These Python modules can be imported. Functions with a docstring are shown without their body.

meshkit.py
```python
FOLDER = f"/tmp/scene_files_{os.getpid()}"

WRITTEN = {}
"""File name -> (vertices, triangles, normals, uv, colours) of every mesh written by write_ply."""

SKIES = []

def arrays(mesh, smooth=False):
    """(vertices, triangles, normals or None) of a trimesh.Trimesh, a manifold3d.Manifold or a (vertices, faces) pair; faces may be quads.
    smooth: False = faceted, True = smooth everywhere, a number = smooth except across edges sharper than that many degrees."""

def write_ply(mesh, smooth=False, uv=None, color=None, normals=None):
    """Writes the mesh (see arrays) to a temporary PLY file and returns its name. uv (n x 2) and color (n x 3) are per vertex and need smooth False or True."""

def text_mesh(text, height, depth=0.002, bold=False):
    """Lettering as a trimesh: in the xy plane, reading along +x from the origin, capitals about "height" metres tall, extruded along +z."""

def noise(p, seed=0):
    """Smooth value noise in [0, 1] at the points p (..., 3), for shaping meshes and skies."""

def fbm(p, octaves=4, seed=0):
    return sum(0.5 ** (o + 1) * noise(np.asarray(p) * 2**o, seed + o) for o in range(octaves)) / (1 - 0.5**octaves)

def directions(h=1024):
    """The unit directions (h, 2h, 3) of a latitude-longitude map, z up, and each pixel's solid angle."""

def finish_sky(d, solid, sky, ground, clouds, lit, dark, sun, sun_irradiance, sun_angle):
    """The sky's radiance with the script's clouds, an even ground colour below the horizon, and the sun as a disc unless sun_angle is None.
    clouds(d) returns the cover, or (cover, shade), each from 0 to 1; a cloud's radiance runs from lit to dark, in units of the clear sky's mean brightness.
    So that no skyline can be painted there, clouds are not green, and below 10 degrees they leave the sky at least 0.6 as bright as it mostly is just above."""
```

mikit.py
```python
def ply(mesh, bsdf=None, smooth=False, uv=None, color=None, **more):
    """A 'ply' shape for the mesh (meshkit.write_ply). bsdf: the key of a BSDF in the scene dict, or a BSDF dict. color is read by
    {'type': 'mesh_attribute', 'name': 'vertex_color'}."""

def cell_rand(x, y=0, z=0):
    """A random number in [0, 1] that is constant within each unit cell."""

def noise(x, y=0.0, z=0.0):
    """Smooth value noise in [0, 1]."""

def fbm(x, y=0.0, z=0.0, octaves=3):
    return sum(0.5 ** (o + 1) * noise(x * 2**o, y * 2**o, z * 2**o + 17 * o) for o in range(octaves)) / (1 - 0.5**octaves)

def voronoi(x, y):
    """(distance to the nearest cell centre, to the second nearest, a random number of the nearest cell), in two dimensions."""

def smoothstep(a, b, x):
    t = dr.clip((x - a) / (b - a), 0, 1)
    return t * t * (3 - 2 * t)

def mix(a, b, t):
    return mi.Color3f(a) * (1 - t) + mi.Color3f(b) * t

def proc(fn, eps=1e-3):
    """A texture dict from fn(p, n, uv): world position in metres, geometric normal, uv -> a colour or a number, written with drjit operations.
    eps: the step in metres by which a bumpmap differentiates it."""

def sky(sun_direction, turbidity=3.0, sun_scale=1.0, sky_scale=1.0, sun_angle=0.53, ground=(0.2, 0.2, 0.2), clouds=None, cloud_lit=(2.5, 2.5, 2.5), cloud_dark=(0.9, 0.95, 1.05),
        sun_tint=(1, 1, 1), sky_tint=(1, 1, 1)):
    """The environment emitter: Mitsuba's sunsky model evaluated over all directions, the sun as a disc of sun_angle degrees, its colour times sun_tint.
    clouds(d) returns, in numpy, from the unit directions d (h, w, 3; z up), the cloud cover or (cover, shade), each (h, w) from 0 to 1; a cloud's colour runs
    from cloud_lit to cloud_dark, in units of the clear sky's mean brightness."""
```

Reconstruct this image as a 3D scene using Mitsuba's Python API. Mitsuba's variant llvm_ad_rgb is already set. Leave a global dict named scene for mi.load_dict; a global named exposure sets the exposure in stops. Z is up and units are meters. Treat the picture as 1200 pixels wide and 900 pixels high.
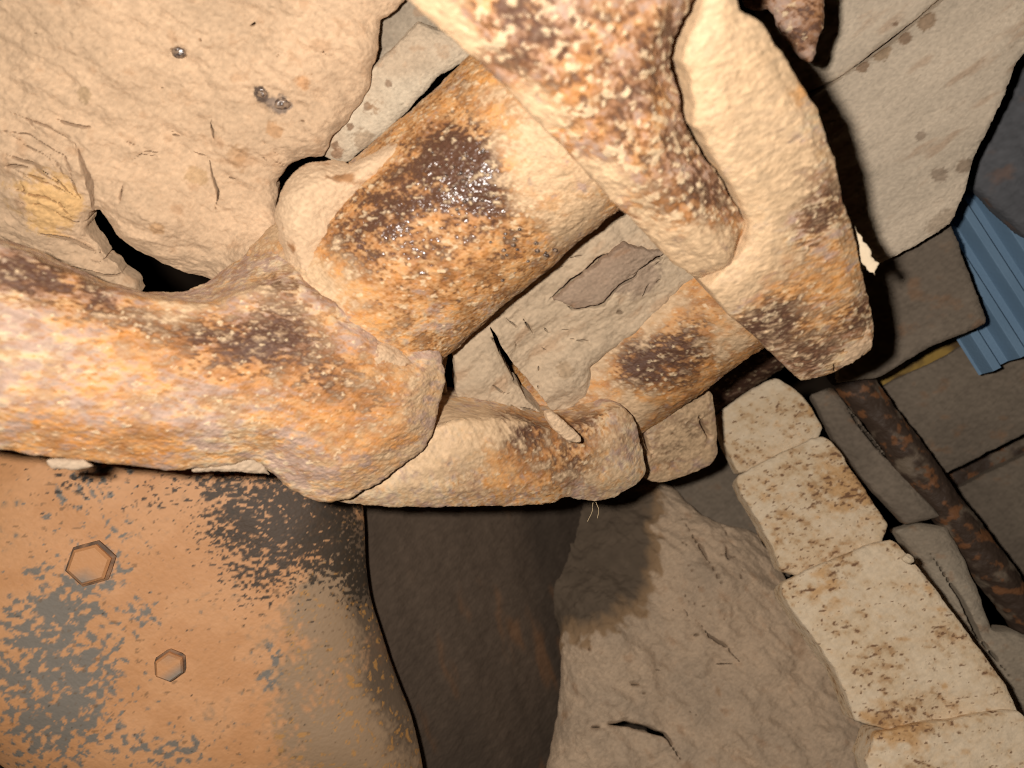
import math
import numpy as np
import drjit as dr
import mitsuba as mi
import mikit
import meshkit
import trimesh
from scipy.ndimage import map_coordinates, gaussian_filter
from mikit import proc, noise, fbm, smoothstep, mix

T = mi.ScalarTransform4f
TAN = 0.687                       # half width of the view at unit distance (a phone's main lens)
scene, labels = {}, {}
scene['camera'] = {'type': 'thinlens', 'fov': math.degrees(2 * math.atan(TAN)), 'fov_axis': 'x', 'near_clip': 0.01, 'far_clip': 20.0,
                   'aperture_radius': 0.0015, 'focus_distance': 0.365,
                   'to_world': T().look_at(origin=[0, 0, 0], target=[0, 1, 0], up=[0, 0, 1])}
exposure = 0.0
# the phone's flash, up and to the left of its lens: the only light in the undercarriage
FLASH = (-0.034, 0.0, 0.013)
scene['flash_lamp'] = {'type': 'sphere', 'center': list(FLASH), 'radius': 0.0065,
                       'emitter': {'type': 'area', 'radiance': {'type': 'rgb', 'value': [4750, 4450, 4130]}}}
labels['flash_lamp'] = {'label': 'small white flash lamp beside the camera lens', 'category': 'lamp'}


# ---------------------------------------------------------------- helpers
def unit(v):
    v = np.asarray(v, float)
    return v / np.linalg.norm(v)


def P(px, py, d):
    """A point seen at (px, py) of the 1200 x 900 photograph, d metres away along the view."""
    return d * np.array([(px - 600) / 600 * TAN, 1.0, -(py - 450) / 600 * TAN])


def smin(a, b, k):
    return np.minimum(a, b) - np.maximum(k - np.abs(a - b), 0) ** 2 / (4 * k)


def smax(a, b, k):
    return -smin(-a, -b, k)


def surface_nets(f, lo, hi, h, B=8):
    """The zero surface of f(points) in the box lo..hi on a grid of step h, evaluated only near the surface."""
    lo, hi = np.asarray(lo, float), np.asarray(hi, float)
    nb = np.ceil((hi - lo) / (h * B)).astype(int)
    N = nb * B + 1
    bi = np.stack(np.meshgrid(*[np.arange(n) for n in nb], indexing='ij'), -1).reshape(-1, 3)
    v = f(lo + (bi + 0.5) * (h * B))
    bi = bi[np.abs(v) < h * B * 1.25]
    loc = np.stack(np.meshgrid(*[np.arange(B + 1)] * 3, indexing='ij'), -1).reshape(-1, 3)
    ids, pos, quads = [], [], []
    corners = np.array([[i, j, k] for i in (0, 1) for j in (0, 1) for k in (0, 1)])
    ce = [(a, b) for a in range(8) for b in range(a + 1, 8) if np.abs(corners[a] - corners[b]).sum() == 1]

    def gid(c):
        return (c[..., 0] * N[1] + c[..., 1]) * N[2] + c[..., 2]
    for s in range(0, len(bi), 400):
        b = bi[s:s + 400]
        g = b[:, None, :] * B + loc[None]
        F = f((lo + g * h).reshape(-1, 3)).reshape(len(b), B + 1, B + 1, B + 1)
        C = np.stack([F[:, i:B + i, j:B + j, k:B + k] for i, j, k in corners], -1)
        ins = C < 0
        mix_ = ins.any(-1) & ~ins.all(-1)
        w = np.nonzero(mix_)
        c = C[w]
        base = b[w[0]] * B + np.stack(w[1:], -1)
        acc, cnt = np.zeros((len(c), 3)), np.zeros(len(c))
        for x, y in ce:
            cr = (c[:, x] < 0) != (c[:, y] < 0)
            t = np.where(cr, c[:, x] / np.where(cr, c[:, x] - c[:, y], 1), 0)
            acc += np.where(cr[:, None], corners[x] + t[:, None] * (corners[y] - corners[x]), 0)
            cnt += cr
        ids.append(gid(base))
        pos.append(lo + (base + acc / cnt[:, None]) * h)
        I = F < 0
        for ax in range(3):
            sl0 = [slice(None)] + [slice(0, B)] * 3
            sl1 = list(sl0)
            sl1[ax + 1] = slice(1, B + 1)
            a0, a1 = I[tuple(sl0)], I[tuple(sl1)]
            w = np.nonzero(a0 != a1)
            if not len(w[0]):
                continue
            g0 = b[w[0]] * B + np.stack(w[1:], -1)
            e1, e2 = np.eye(3, dtype=int)[(ax + 1) % 3], np.eye(3, dtype=int)[(ax + 2) % 3]
            q = np.stack([gid(g0 - e1 - e2), gid(g0 - e2), gid(g0), gid(g0 - e1)], -1)
            q = np.where(a0[w][:, None], q, q[:, ::-1])
            quads.append(q[((g0 - e1 - e2) >= 0).all(1)])
    ids, pos, quads = np.concatenate(ids), np.concatenate(pos), np.concatenate(quads)
    o = np.argsort(ids)
    ids, pos = ids[o], pos[o]
    k = np.clip(np.searchsorted(ids, quads), 0, len(ids) - 1)
    k = k[(ids[k] == quads).all(1)]
    return pos, np.vstack([k[:, [0, 1, 2]], k[:, [0, 2, 3]]])


def nfbm(p, octaves, seed):
    """fbm at many points, worked out by drjit."""
    p = np.asarray(p, np.float32).reshape(-1, 3)
    k = mi.Float(mi.UInt32(dr.opaque(mi.UInt32, int(seed))))
    return np.array(fbm(mi.Float(np.ascontiguousarray(p[:, 0])) + 37.3 * k, mi.Float(np.ascontiguousarray(p[:, 1])) + 11.7 * k, mi.Float(np.ascontiguousarray(p[:, 2])) + 5.1 * k, octaves))


def normals_of(v, f):
    fn = np.cross(v[f[:, 1]] - v[f[:, 0]], v[f[:, 2]] - v[f[:, 0]])
    k = f.T.ravel()
    n = np.stack([np.bincount(k, np.tile(fn[:, a], 3), len(v)) for a in range(3)], 1)
    return n / np.maximum(np.linalg.norm(n, axis=1, keepdims=True), 1e-20)


FRONT = {}     # vertices of a cracked slab -> the way its front faces: relief goes that way only, so that cracks stay open


def displace(v, f, spec, toward=None):
    """spec: rows of (frequency, amplitude, octaves, stretch direction or None, stretch factor)."""
    n = normals_of(v, f)
    if toward is not None:
        n = np.maximum(n @ toward, 0)[:, None] ** .5 * toward
    d = np.zeros(len(v))
    for i, (fr, am, oc, sd, sf) in enumerate(spec):
        q = v
        if sd is not None:
            sd = unit(sd)
            q = v - np.outer(v @ sd, sd) * (1 - 1 / sf)
        d += am * 2 * (nfbm(q * fr, oc, 5 + 11 * i) - 0.5)
    return v + n * d[:, None]


def refine(v, f, toward, dots=0.1):
    """Splits each triangle of the front in four; the hidden back stays coarse."""
    fn = np.cross(v[f[:, 1]] - v[f[:, 0]], v[f[:, 2]] - v[f[:, 0]])
    fn /= np.maximum(np.linalg.norm(fn, axis=1, keepdims=True), 1e-20)
    m = v[f[:, 0]]
    on = (fn @ toward > dots) & (np.abs(m[:, 0]) < 0.74 * m[:, 1]) & (np.abs(m[:, 2]) < 0.56 * m[:, 1])
    g = f[on]
    e = np.sort(np.vstack([g[:, [0, 1]], g[:, [1, 2]], g[:, [2, 0]]]), 1)
    key, inv = np.unique(e[:, 0] * len(v) + e[:, 1], return_inverse=True)
    mid = (v[key // len(v)] + v[key % len(v)]) / 2
    a, b, c = (inv.reshape(3, -1) + len(v))
    new = np.vstack([np.stack(q, 1) for q in ((g[:, 0], a, c), (g[:, 1], b, a), (g[:, 2], c, b), (a, b, c))])
    return np.vstack([v, mid]), np.vstack([f[~on], new])


def chaikin(p, n):
    for _ in range(n):
        q = np.roll(p, -1, 0)
        p = np.stack([0.75 * p + 0.25 * q, 0.25 * p + 0.75 * q], 1).reshape(-1, 2)
    return p


def seg_dist(X, Y, pts, closed):
    """Distance of the grid points to a polyline, and the place along it (0..1) of the nearest point."""
    best, at = np.full(X.shape, 9.0), np.zeros(X.shape)
    n = len(pts) if closed else len(pts) - 1
    L = np.array([np.linalg.norm(pts[(i + 1) % len(pts)] - pts[i]) for i in range(n)])
    S = np.concatenate([[0], np.cumsum(L)])
    for i in range(n):
        a, e = pts[i], pts[(i + 1) % len(pts)] - pts[i]
        t = np.clip(((X - a[0]) * e[0] + (Y - a[1]) * e[1]) / max(e @ e, 1e-14), 0, 1)
        d = np.hypot(X - a[0] - t * e[0], Y - a[1] - t * e[1])
        m = d < best
        best = np.where(m, d, best)
        at = np.where(m, (S[i] + t * L[i]) / S[-1], at)
    return best, at


def hairlines(n, box, way, length, width, seed):
    """Short wandering cracks, drawn in photo pixels, inside the box, along way."""
    r = np.random.default_rng(seed)
    out = []
    for _ in range(n):
        a = np.array([r.uniform(box[0], box[2]), r.uniform(box[1], box[3])])
        t = math.atan2(way[1], way[0]) + r.normal() * .25
        L = length * r.uniform(.4, 1.2)
        pts = [a]
        for _ in range(3):
            t += r.normal() * .25
            pts.append(pts[-1] + L / 3 * np.array([math.cos(t), math.sin(t)]))
        out.append(([tuple(p) for p in pts], width * 1.15 * r.uniform(.6, 1.3), .5))
    return out


class Slab:
    """A solid plate or lump on a plane: its outline, the rise of its front towards the middle, its thickness, and cracks cut into it."""

    def __init__(s, poly, anchor, n, T, R=0.01, H=0.01, edge=0.003, rag=0.0, ragf=150, cracks=(), soft=1, g=0.0008, wave=(), blur=0.002, seed=0, flat=False):
        s.n = unit(n)
        s.u = unit(np.array([1.0, 0, 0]) - s.n * s.n[0])
        s.v = np.cross(s.n, s.u)
        s.p0, s.T, s.edge, s.g = P(*anchor), T, edge, g
        pts = chaikin(s.plane(poly), soft) if soft else s.plane(poly)
        s.lo, s.hi = pts.min(0) - 0.012, pts.max(0) + 0.012
        nx, ny = np.ceil((s.hi - s.lo) / g).astype(int) + 1
        X, Y = np.meshgrid(s.lo[0] + np.arange(nx) * g, s.lo[1] + np.arange(ny) * g, indexing='ij')
        d, _ = seg_dist(X, Y, pts, True)
        inside = np.zeros(X.shape, bool)
        for i in range(len(pts)):
            a, b = pts[i], pts[(i + 1) % len(pts)]
            if a[1] != b[1]:
                inside ^= ((a[1] > Y) != (b[1] > Y)) & (X < (b[0] - a[0]) * (Y - a[1]) / (b[1] - a[1]) + a[0])
        d = np.where(inside, -d, d)
        W = s.world(X, Y, 0)
        if rag:
            d = d + rag * 2 * (nfbm(W * ragf, 4, 3 + seed).reshape(X.shape) - 0.5)
        s.d = d
        t = np.clip(-d / R, 0, 1)
        h = H * ((t if flat else np.sqrt(np.maximum(1 - (1 - t) ** 2, 0))) - 1)
        h = gaussian_filter(h, max(blur, 1e-5) / g)
        for (px, py, r, hh) in wave:
            c = s.plane([(px, py)])[0]
            rr = r / 873 * anchor[2]
            h = h + hh * np.exp(-((X - c[0]) ** 2 + (Y - c[1]) ** 2) / rr ** 2)
        s.h = h
        s.crack, s.depth = None, 0.2
        if cracks:
            wx = 0.0010 * 2 * (nfbm(W * 160, 3, 21).reshape(X.shape) - 0.5)
            wy = 0.0010 * 2 * (nfbm(W * 160, 3, 22).reshape(X.shape) - 0.5)
            wv = 0.75 + 0.7 * nfbm(W * 120, 2, 23).reshape(X.shape)
            s.crack = np.full(X.shape, 9.0)
            for line, wpx, taper in cracks:
                q = s.plane(line)
                w = wpx / 873 * anchor[2] / 2
                dd, at = seg_dist(X + wx, Y + wy, q, False)
                prof = np.clip(np.minimum(at, 1 - at) / max(taper, 1e-6), 0, 1) ** 0.7 if taper else 1.0
                s.crack = np.minimum(s.crack, dd - w * wv * prof + 0.0001)

    def plane(s, poly):
        r = np.array([P(x, y, 1.0) for x, y in poly])
        q = r * ((s.n @ s.p0) / (r @ s.n))[:, None] - s.p0
        return np.stack([q @ s.u, q @ s.v], 1)

    def world(s, a, b, c):
        return s.p0 + a[..., None] * s.u + b[..., None] * s.v + np.asarray(c)[..., None] * s.n

    def local(s, p):
        q = p - s.p0
        return q @ s.u, q @ s.v, q @ s.n

    def sdf_local(s, q):
        ix = [(q[:, 0] - s.lo[0]) / s.g, (q[:, 1] - s.lo[1]) / s.g]
        d = map_coordinates(s.d, ix, order=1, mode='nearest')
        h = map_coordinates(s.h, ix, order=1, mode='nearest')
        f = np.maximum(smax(d, q[:, 2] - h, s.edge), -(q[:, 2] + s.T))
        if s.crack is not None:
            c = map_coordinates(s.crack, ix, order=1, mode='nearest')
            f = np.maximum(f, -np.maximum(c, h - s.depth - q[:, 2]))
        return f

    def mesh(s, step, extra=None, top=0.012, spec=(), drop=True, fine=True):
        """extra(points, f): more of the solid, in world space."""
        def f(q):
            d = s.sdf_local(q)
            return d if extra is None else extra(s.p0 + q[:, :1] * s.u + q[:, 1:2] * s.v + q[:, 2:] * s.n, d)
        v, t = surface_nets(f, [s.lo[0], s.lo[1], -s.T - 3 * step], [s.hi[0], s.hi[1], top], step)
        v = s.p0 + v[:, :1] * s.u + v[:, 1:2] * s.v + v[:, 2:] * s.n
        if fine:
            v, t = refine(v, t, s.n)
        fn = np.cross(v[t[:, 1]] - v[t[:, 0]], v[t[:, 2]] - v[t[:, 0]])
        if drop:            # the flat back, pressed against what lies behind, is left open
            t = t[fn @ s.n > -.97 * np.linalg.norm(fn, axis=1)]
            used, inv = np.unique(t, return_inverse=True)
            v, t = v[used], inv.reshape(-1, 3)
        if len(spec):
            v = displace(v, t, spec, s.n if s.crack is not None else None)
        if s.crack is not None:
            FRONT[id(v)] = s.n
        return v, t


def surf(slab, px, py):
    """The point of a slab's front under a pixel."""
    q = slab.plane([(px, py)])[0]
    ix = [[(q[0] - slab.lo[0]) / slab.g], [(q[1] - slab.lo[1]) / slab.g]]
    return slab.p0 + q[0] * slab.u + q[1] * slab.v + map_coordinates(slab.h, ix, order=1)[0] * slab.n


def capsule(p, a, b, r):
    e = b - a
    t = np.clip((p - a) @ e / (e @ e), 0, 1)
    return np.linalg.norm(p - a - t[:, None] * e, axis=1) - r


def cylinder(p, a, b, r):
    e = b - a
    L = np.linalg.norm(e)
    e = e / L
    t = (p - a) @ e
    rad = np.linalg.norm(p - a - t[:, None] * e, axis=1) - r
    return np.maximum(rad, np.abs(t - L / 2) - L / 2)


def tube_mesh(a, b, r, nu=420, nv=300, spec=(), fine=False):
    """A closed cylinder from a to b; r(s) gives the radius along it."""
    e = unit(b - a)
    x = unit(np.cross(e, [0.3, 0.2, 0.9]))
    y = np.cross(e, x)
    th = np.arange(nu) / nu * 2 * np.pi
    s = np.linspace(0, 1, nv)
    R = np.array([r(t) for t in s])
    v = a + s[:, None, None] * (b - a) + R[:, None, None] * (np.cos(th)[None, :, None] * x + np.sin(th)[None, :, None] * y)
    v = v.reshape(-1, 3)
    i, j = np.meshgrid(np.arange(nv - 1), np.arange(nu), indexing='ij')
    j2 = (j + 1) % nu
    q = np.stack([i * nu + j, i * nu + j2, (i + 1) * nu + j2, (i + 1) * nu + j], -1).reshape(-1, 4)
    f = np.vstack([q[:, [0, 1, 2]], q[:, [0, 2, 3]]])
    if fine:
        v, f = refine(v, f, np.array([0, -1.0, 0]))
    if len(spec):
        v = displace(v, f, spec)
    nv0 = len(v)
    v = np.vstack([v, [a, b]])
    k, k2 = np.arange(nu), (np.arange(nu) + 1) % nu
    f = np.vstack([f, np.stack([k2, k, k * 0 + len(v) - 2], 1), np.stack([(nv - 1) * nu + k, (nv - 1) * nu + k2, k * 0 + len(v) - 1], 1)])
    return v, f


QUEUE = []


def obj(key, mesh, bsdf, label=None, cat=None, group=None, kind=None, smooth=True):
    """Notes a shape; dress() gives it its material once every slab that the materials refer to is there."""
    QUEUE.append((key, mesh, bsdf, smooth))
    e = {k: v for k, v in (('label', label), ('category', cat), ('group', group), ('kind', kind)) if v}
    if e:
        labels[key] = e


def dress(key, mesh, bsdf, smooth):
    color, bump, scale, look = MATS[bsdf]
    v, f = np.array(mesh[0], float), np.array(mesh[1])
    n = normals_of(v, f)
    if id(mesh[0]) in FRONT:
        w = FRONT[id(mesh[0])]
        n = np.maximum(n @ w, 0)[:, None] ** .5 * w
    p = mi.Point3f(*[np.ascontiguousarray(v[:, k], np.float32) for k in range(3)])
    c = np.array(color(p, mi.Normal3f(0, 0, 1), None)).reshape(3, -1).T
    c = np.clip(np.broadcast_to(c, v.shape), 0.002, 0.9)
    if bump is not None:
        v = v + n * ((np.array(bump(p, None, None)).reshape(-1, 1) - 0.6) * scale)
    if look == 'rust':      # pits are bare and dark, crusts pale and raised
        v = v + n * (np.clip(c.mean(1, keepdims=True), .05, .42) * .0016)
    if key == 'track_bushing':
        # the bare dark scale shines
        on = (c[f].mean(-1) < .085).all(1)
        for kk, ff, ll in ((key, f[~on], look), (key + '__scale_patch', f[on], 'gloss')):
            n = normals_of(v, f)
            used, inv = np.unique(ff, return_inverse=True)
            scene[kk] = mikit.ply((v[used], inv.reshape(-1, 3)), 'mat_' + ll, smooth=True, color=c[used])
        labels[key + '__scale_patch'] = {'label': 'glossy purple black scale where the dust is gone', 'kind': 'stuff'}
        return
    scene[key] = mikit.ply((v, f), 'mat_' + look, smooth=smooth, color=c)


C_DIR = unit((.63, .72, -.29))         # the way the chain runs
A_DIR = unit((.75, -.30, .56))         # the way its bushings lie
BU1, BU2 = (P(539, 246, .322), A_DIR, .043), (P(770, 397, .40), A_DIR, .0364)

# ---------------------------------------------------------------- materials
def where(px, py, d):
    """A point given by its distance, or on the front of a named slab, or on the near side of a bushing ((end, axis, radius))."""
    if isinstance(d, str):
        d = globals()[d]
    if isinstance(d, Slab):
        return surf(d, px, py)
    if isinstance(d, tuple):
        c, e, r = d
        ray = P(px, py, 1.0)
        o2, d2 = -c - e * (-c @ e), ray - e * (ray @ e)
        A, Bq, Cq = d2 @ d2, o2 @ d2, o2 @ o2 - r * r
        return ray * ((-Bq - math.sqrt(max(Bq * Bq - A * Cq, 0))) / A)
    return P(px, py, d)


def field(p, blobs, base):
    """base plus soft spots: (px, py, distance, radius in photo pixels at that distance, weight)."""
    v = mi.Float(base)
    for px, py, d, r, w in blobs:
        c = where(px, py, d)
        rr = r / 873 * c[1]
        v += w * dr.exp(-(dr.square(p.x - c[0]) + dr.square(p.y - c[1]) + dr.square(p.z - c[2])) * (1 / rr ** 2))
    return v


def over(n, amount, soft=0.05):
    """1 where noise n (about 0.5) lies in the given share of its range."""
    th = 0.78 - 0.56 * amount
    return smoothstep(th - soft, th + soft, n)


def stretch(p, d, k):
    d = unit(d)
    t = (p.x * d[0] + p.y * d[1] + p.z * d[2]) * (1 - 1 / k)
    return p.x - t * d[0], p.y - t * d[1], p.z - t * d[2]


MATS = {}


def bsdf(key, color, look='matte', bump=None, scale=0.0004):
    """A procedural material, evaluated at the vertices: colour, fine relief (metres) and how it shines."""
    MATS[key] = (color, bump, scale, look)


for look, rg, sp, bp in (('matte', .95, .15, .0004), ('rust', .62, .2, .0004), ('gloss', .28, .6, .0006), ('paint', .62, .3, .0002)):
    scene['mat_' + look] = {'type': 'twosided', 'bsdf': {'type': 'bumpmap', 'scale': bp, 'texture': proc(lambda p, n, uv: fbm(p.x * 700, p.y * 700, p.z * 700, 3), 2e-4), 'bsdf': {
        'type': 'principled', 'base_color': {'type': 'mesh_attribute', 'name': 'vertex_color'}, 'roughness': rg, 'specular': sp}}}


DUST, CREAM, ORANGE, MAUVE, DARK, BROWN = (.46, .315, .185), (.60, .46, .285), (.42, .165, .028), (.35, .235, .175), (.068, .033, .021), (.20, .082, .025)


def rust(blobs_dust, blobs_dark, blobs_orange, dust=0.4, dark=0.3, orange=0.45, cream=0.4, f=1.0, sd=(1, .5, -.2), sk=1.6, specks=.16):
    """Rusty casting under dust: mauve scale, orange and cream rust, dark pits, dust over all."""
    def color(p, n, uv):
        x, y, z = stretch(p, sd, sk)
        a = fbm(x * 110 * f, y * 110 * f, z * 110 * f, 4)
        b = fbm(x * 330 * f + 7, y * 330 * f, z * 330 * f, 4)
        c = fbm(x * 800 * f, y * 800 * f + 3, z * 800 * f, 3)
        e = fbm(p.x * 170 * f, p.y * 170 * f, p.z * 170 * f + 9, 5)
        fo, fd, fu = field(p, blobs_orange, orange), field(p, blobs_dark, dark), field(p, blobs_dust, dust)
        k = mix(MAUVE, CREAM, over(b * 0.6 + a * 0.4, mi.Float(cream), 0.12))
        k = mix(k, ORANGE, over(a * 0.45 + b * 0.35 + c * 0.2, fo, 0.10) * (0.35 + 0.75 * c))
        k = mix(k, BROWN, over(e * 0.6 + c * 0.4, fd * 0.8 + 0.2, 0.12) * 0.8)
        k = mix(k, DARK, over(b * 0.3 + c * 0.4 + e * 0.3, fd, 0.08) * 0.95)
        s_ = fbm(p.x * 480 * f + 3, p.y * 480 * f, p.z * 480 * f, 3)
        k = mix(k, (.56, .42, .26), over(s_, mi.Float(specks), 0.08) * .7)
        k = mix(k, DUST, over(e * 0.5 + b * 0.25 + c * .25, fu, 0.11) * 0.92)
        return k * (0.60 + 0.80 * c)

    def bump(p, n, uv):
        x, y, z = stretch(p, sd, sk)
        return fbm(x * 380 * f, y * 380 * f, z * 380 * f, 4) + 0.35 * fbm(x * 1100 * f, y * 1100 * f, z * 1100 * f, 2)

    return color, bump


def mud(col=(.46, .32, .20), col2=(.40, .285, .185), spots=(), dark_area=(), f=1.0, sd=None, sk=3.0, orange=0.0, dark_area_col=(.10, .073, .050)):
    def color(p, n, uv):
        x, y, z = stretch(p, sd, sk) if sd is not None else (p.x, p.y, p.z)
        a = fbm(x * 28 * f, y * 28 * f, z * 28 * f, 4)
        b = fbm(x * 150 * f, y * 150 * f, z * 150 * f, 4)
        c = fbm(p.x * 800 * f, p.y * 800 * f, p.z * 800 * f, 3)
        k = mix(col, col2, smoothstep(0.36, 0.64, a))
        k = mix(k, BROWN, smoothstep(0.60, 0.75, b) * (0.30 + orange))
        k = k * (0.56 + 0.34 * b + 0.54 * c)
        for (px, py, d, r, cc, st) in spots:
            ctr = where(px, py, d)
            rr = r / 873 * ctr[1]
            q = dr.sqrt(dr.square(p.x - ctr[0]) + dr.square(p.y - ctr[1]) + dr.square(p.z - ctr[2])) / rr + 1.4 * (b - 0.5) + 0.7 * (c - .5)
            k = mix(k, mi.Color3f(cc) * (0.6 + 0.8 * c), (1 - smoothstep(0.7, 1.05, q)) * st)
        if dark_area:
            w = field(p, dark_area, 0.0) + 1.5 * (a - 0.5) + 0.8 * (b - 0.5)  # darker brown inside the blobs, its edge broken by noise
            k = mix(k, mi.Color3f(dark_area_col) * mi.Color3f(2.4, 2.1, 1.7) * (0.75 + 0.5 * b), smoothstep(0.30, 0.48, w))
            k = mix(k, mi.Color3f(dark_area_col) * (0.75 + 0.5 * b), smoothstep(0.45, 0.95, w))
        return k

    def bump(p, n, uv):
        x, y, z = stretch(p, sd, sk) if sd is not None else (p.x, p.y, p.z)
        return 0.7 * fbm(x * 170 * f, y * 170 * f, z * 170 * f, 5) + 0.45 * fbm(p.x * 900 * f, p.y * 900 * f, p.z * 900 * f, 2)
    return color, bump



# near left link
c, b = rust(
    blobs_dust=[(450, 560, 'A1', 60, .25), (520, 470, 'A1', 60, .25), (200, 345, 'A1', 45, .35), (300, 320, 'A1', 40, .3)],
    blobs_dark=[(0, 315, 'A1', 36, .34), (50, 325, 'A1', 34, .34), (110, 350, 'A1', 30, .34), (170, 375, 'A1', 30, .34), (230, 392, 'A1', 32, .34), (290, 405, 'A1', 34, .34), (335, 395, 'A1', 38, .34), (325, 330, 'A1', 34, .34), (385, 440, 'A1', 36, .26), (440, 470, 'A1', 30, .18), (250, 450, 'A1', 50, .08)],
    blobs_orange=[(230, 400, 'A1', 60, .35), (370, 450, 'A1', 60, .4), (80, 350, 'A1', 50, .25), (450, 480, 'A1', 60, .2), (150, 525, 'A1', 60, .15), (430, 530, 'A1', 60, .22), (60, 510, 'A1', 50, .3), (170, 530, 'A1', 40, .3), (420, 440, 'A1', 40, .2), (290, 430, 'A1', 40, .25), (160, 390, 'A1', 40, .2)],
    dust=.26, dark=.24, orange=.34, cream=.42, sd=(1, .6, -.15), specks=.12)
bsdf('rust_near_left', c, 'rust', b, .0007)
c, b = rust(
    blobs_dust=[(470, 540, 'A2', 60, .4), (720, 560, 'A2', 70, .2), (560, 500, 'A2', 70, .4)],
    blobs_dark=[(610, 505, 'A2', 38, .55), (690, 480, 'A2', 30, .45), (670, 545, 'A2', 40, .3), (540, 550, 'A2', 30, .2)],
    blobs_orange=[(640, 520, 'A2', 45, .45), (600, 560, 'A2', 60, .2)],
    dust=.26, dark=.26, orange=.42, cream=.55, sd=(.3, .2, -.9), sk=2.2, f=1.05)
bsdf('rust_mid_left', c, 'rust', b, .0007)
c, b = rust([], [(790, 520, 'A3', 40, .5), (850, 470, 'A3', 60, .3)], [(770, 545, 'A3', 40, .3)], dust=.60, dark=.22, orange=.25, cream=.45, f=.9)
bsdf('rust_far_left', c, 'rust', b, .0007)
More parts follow.
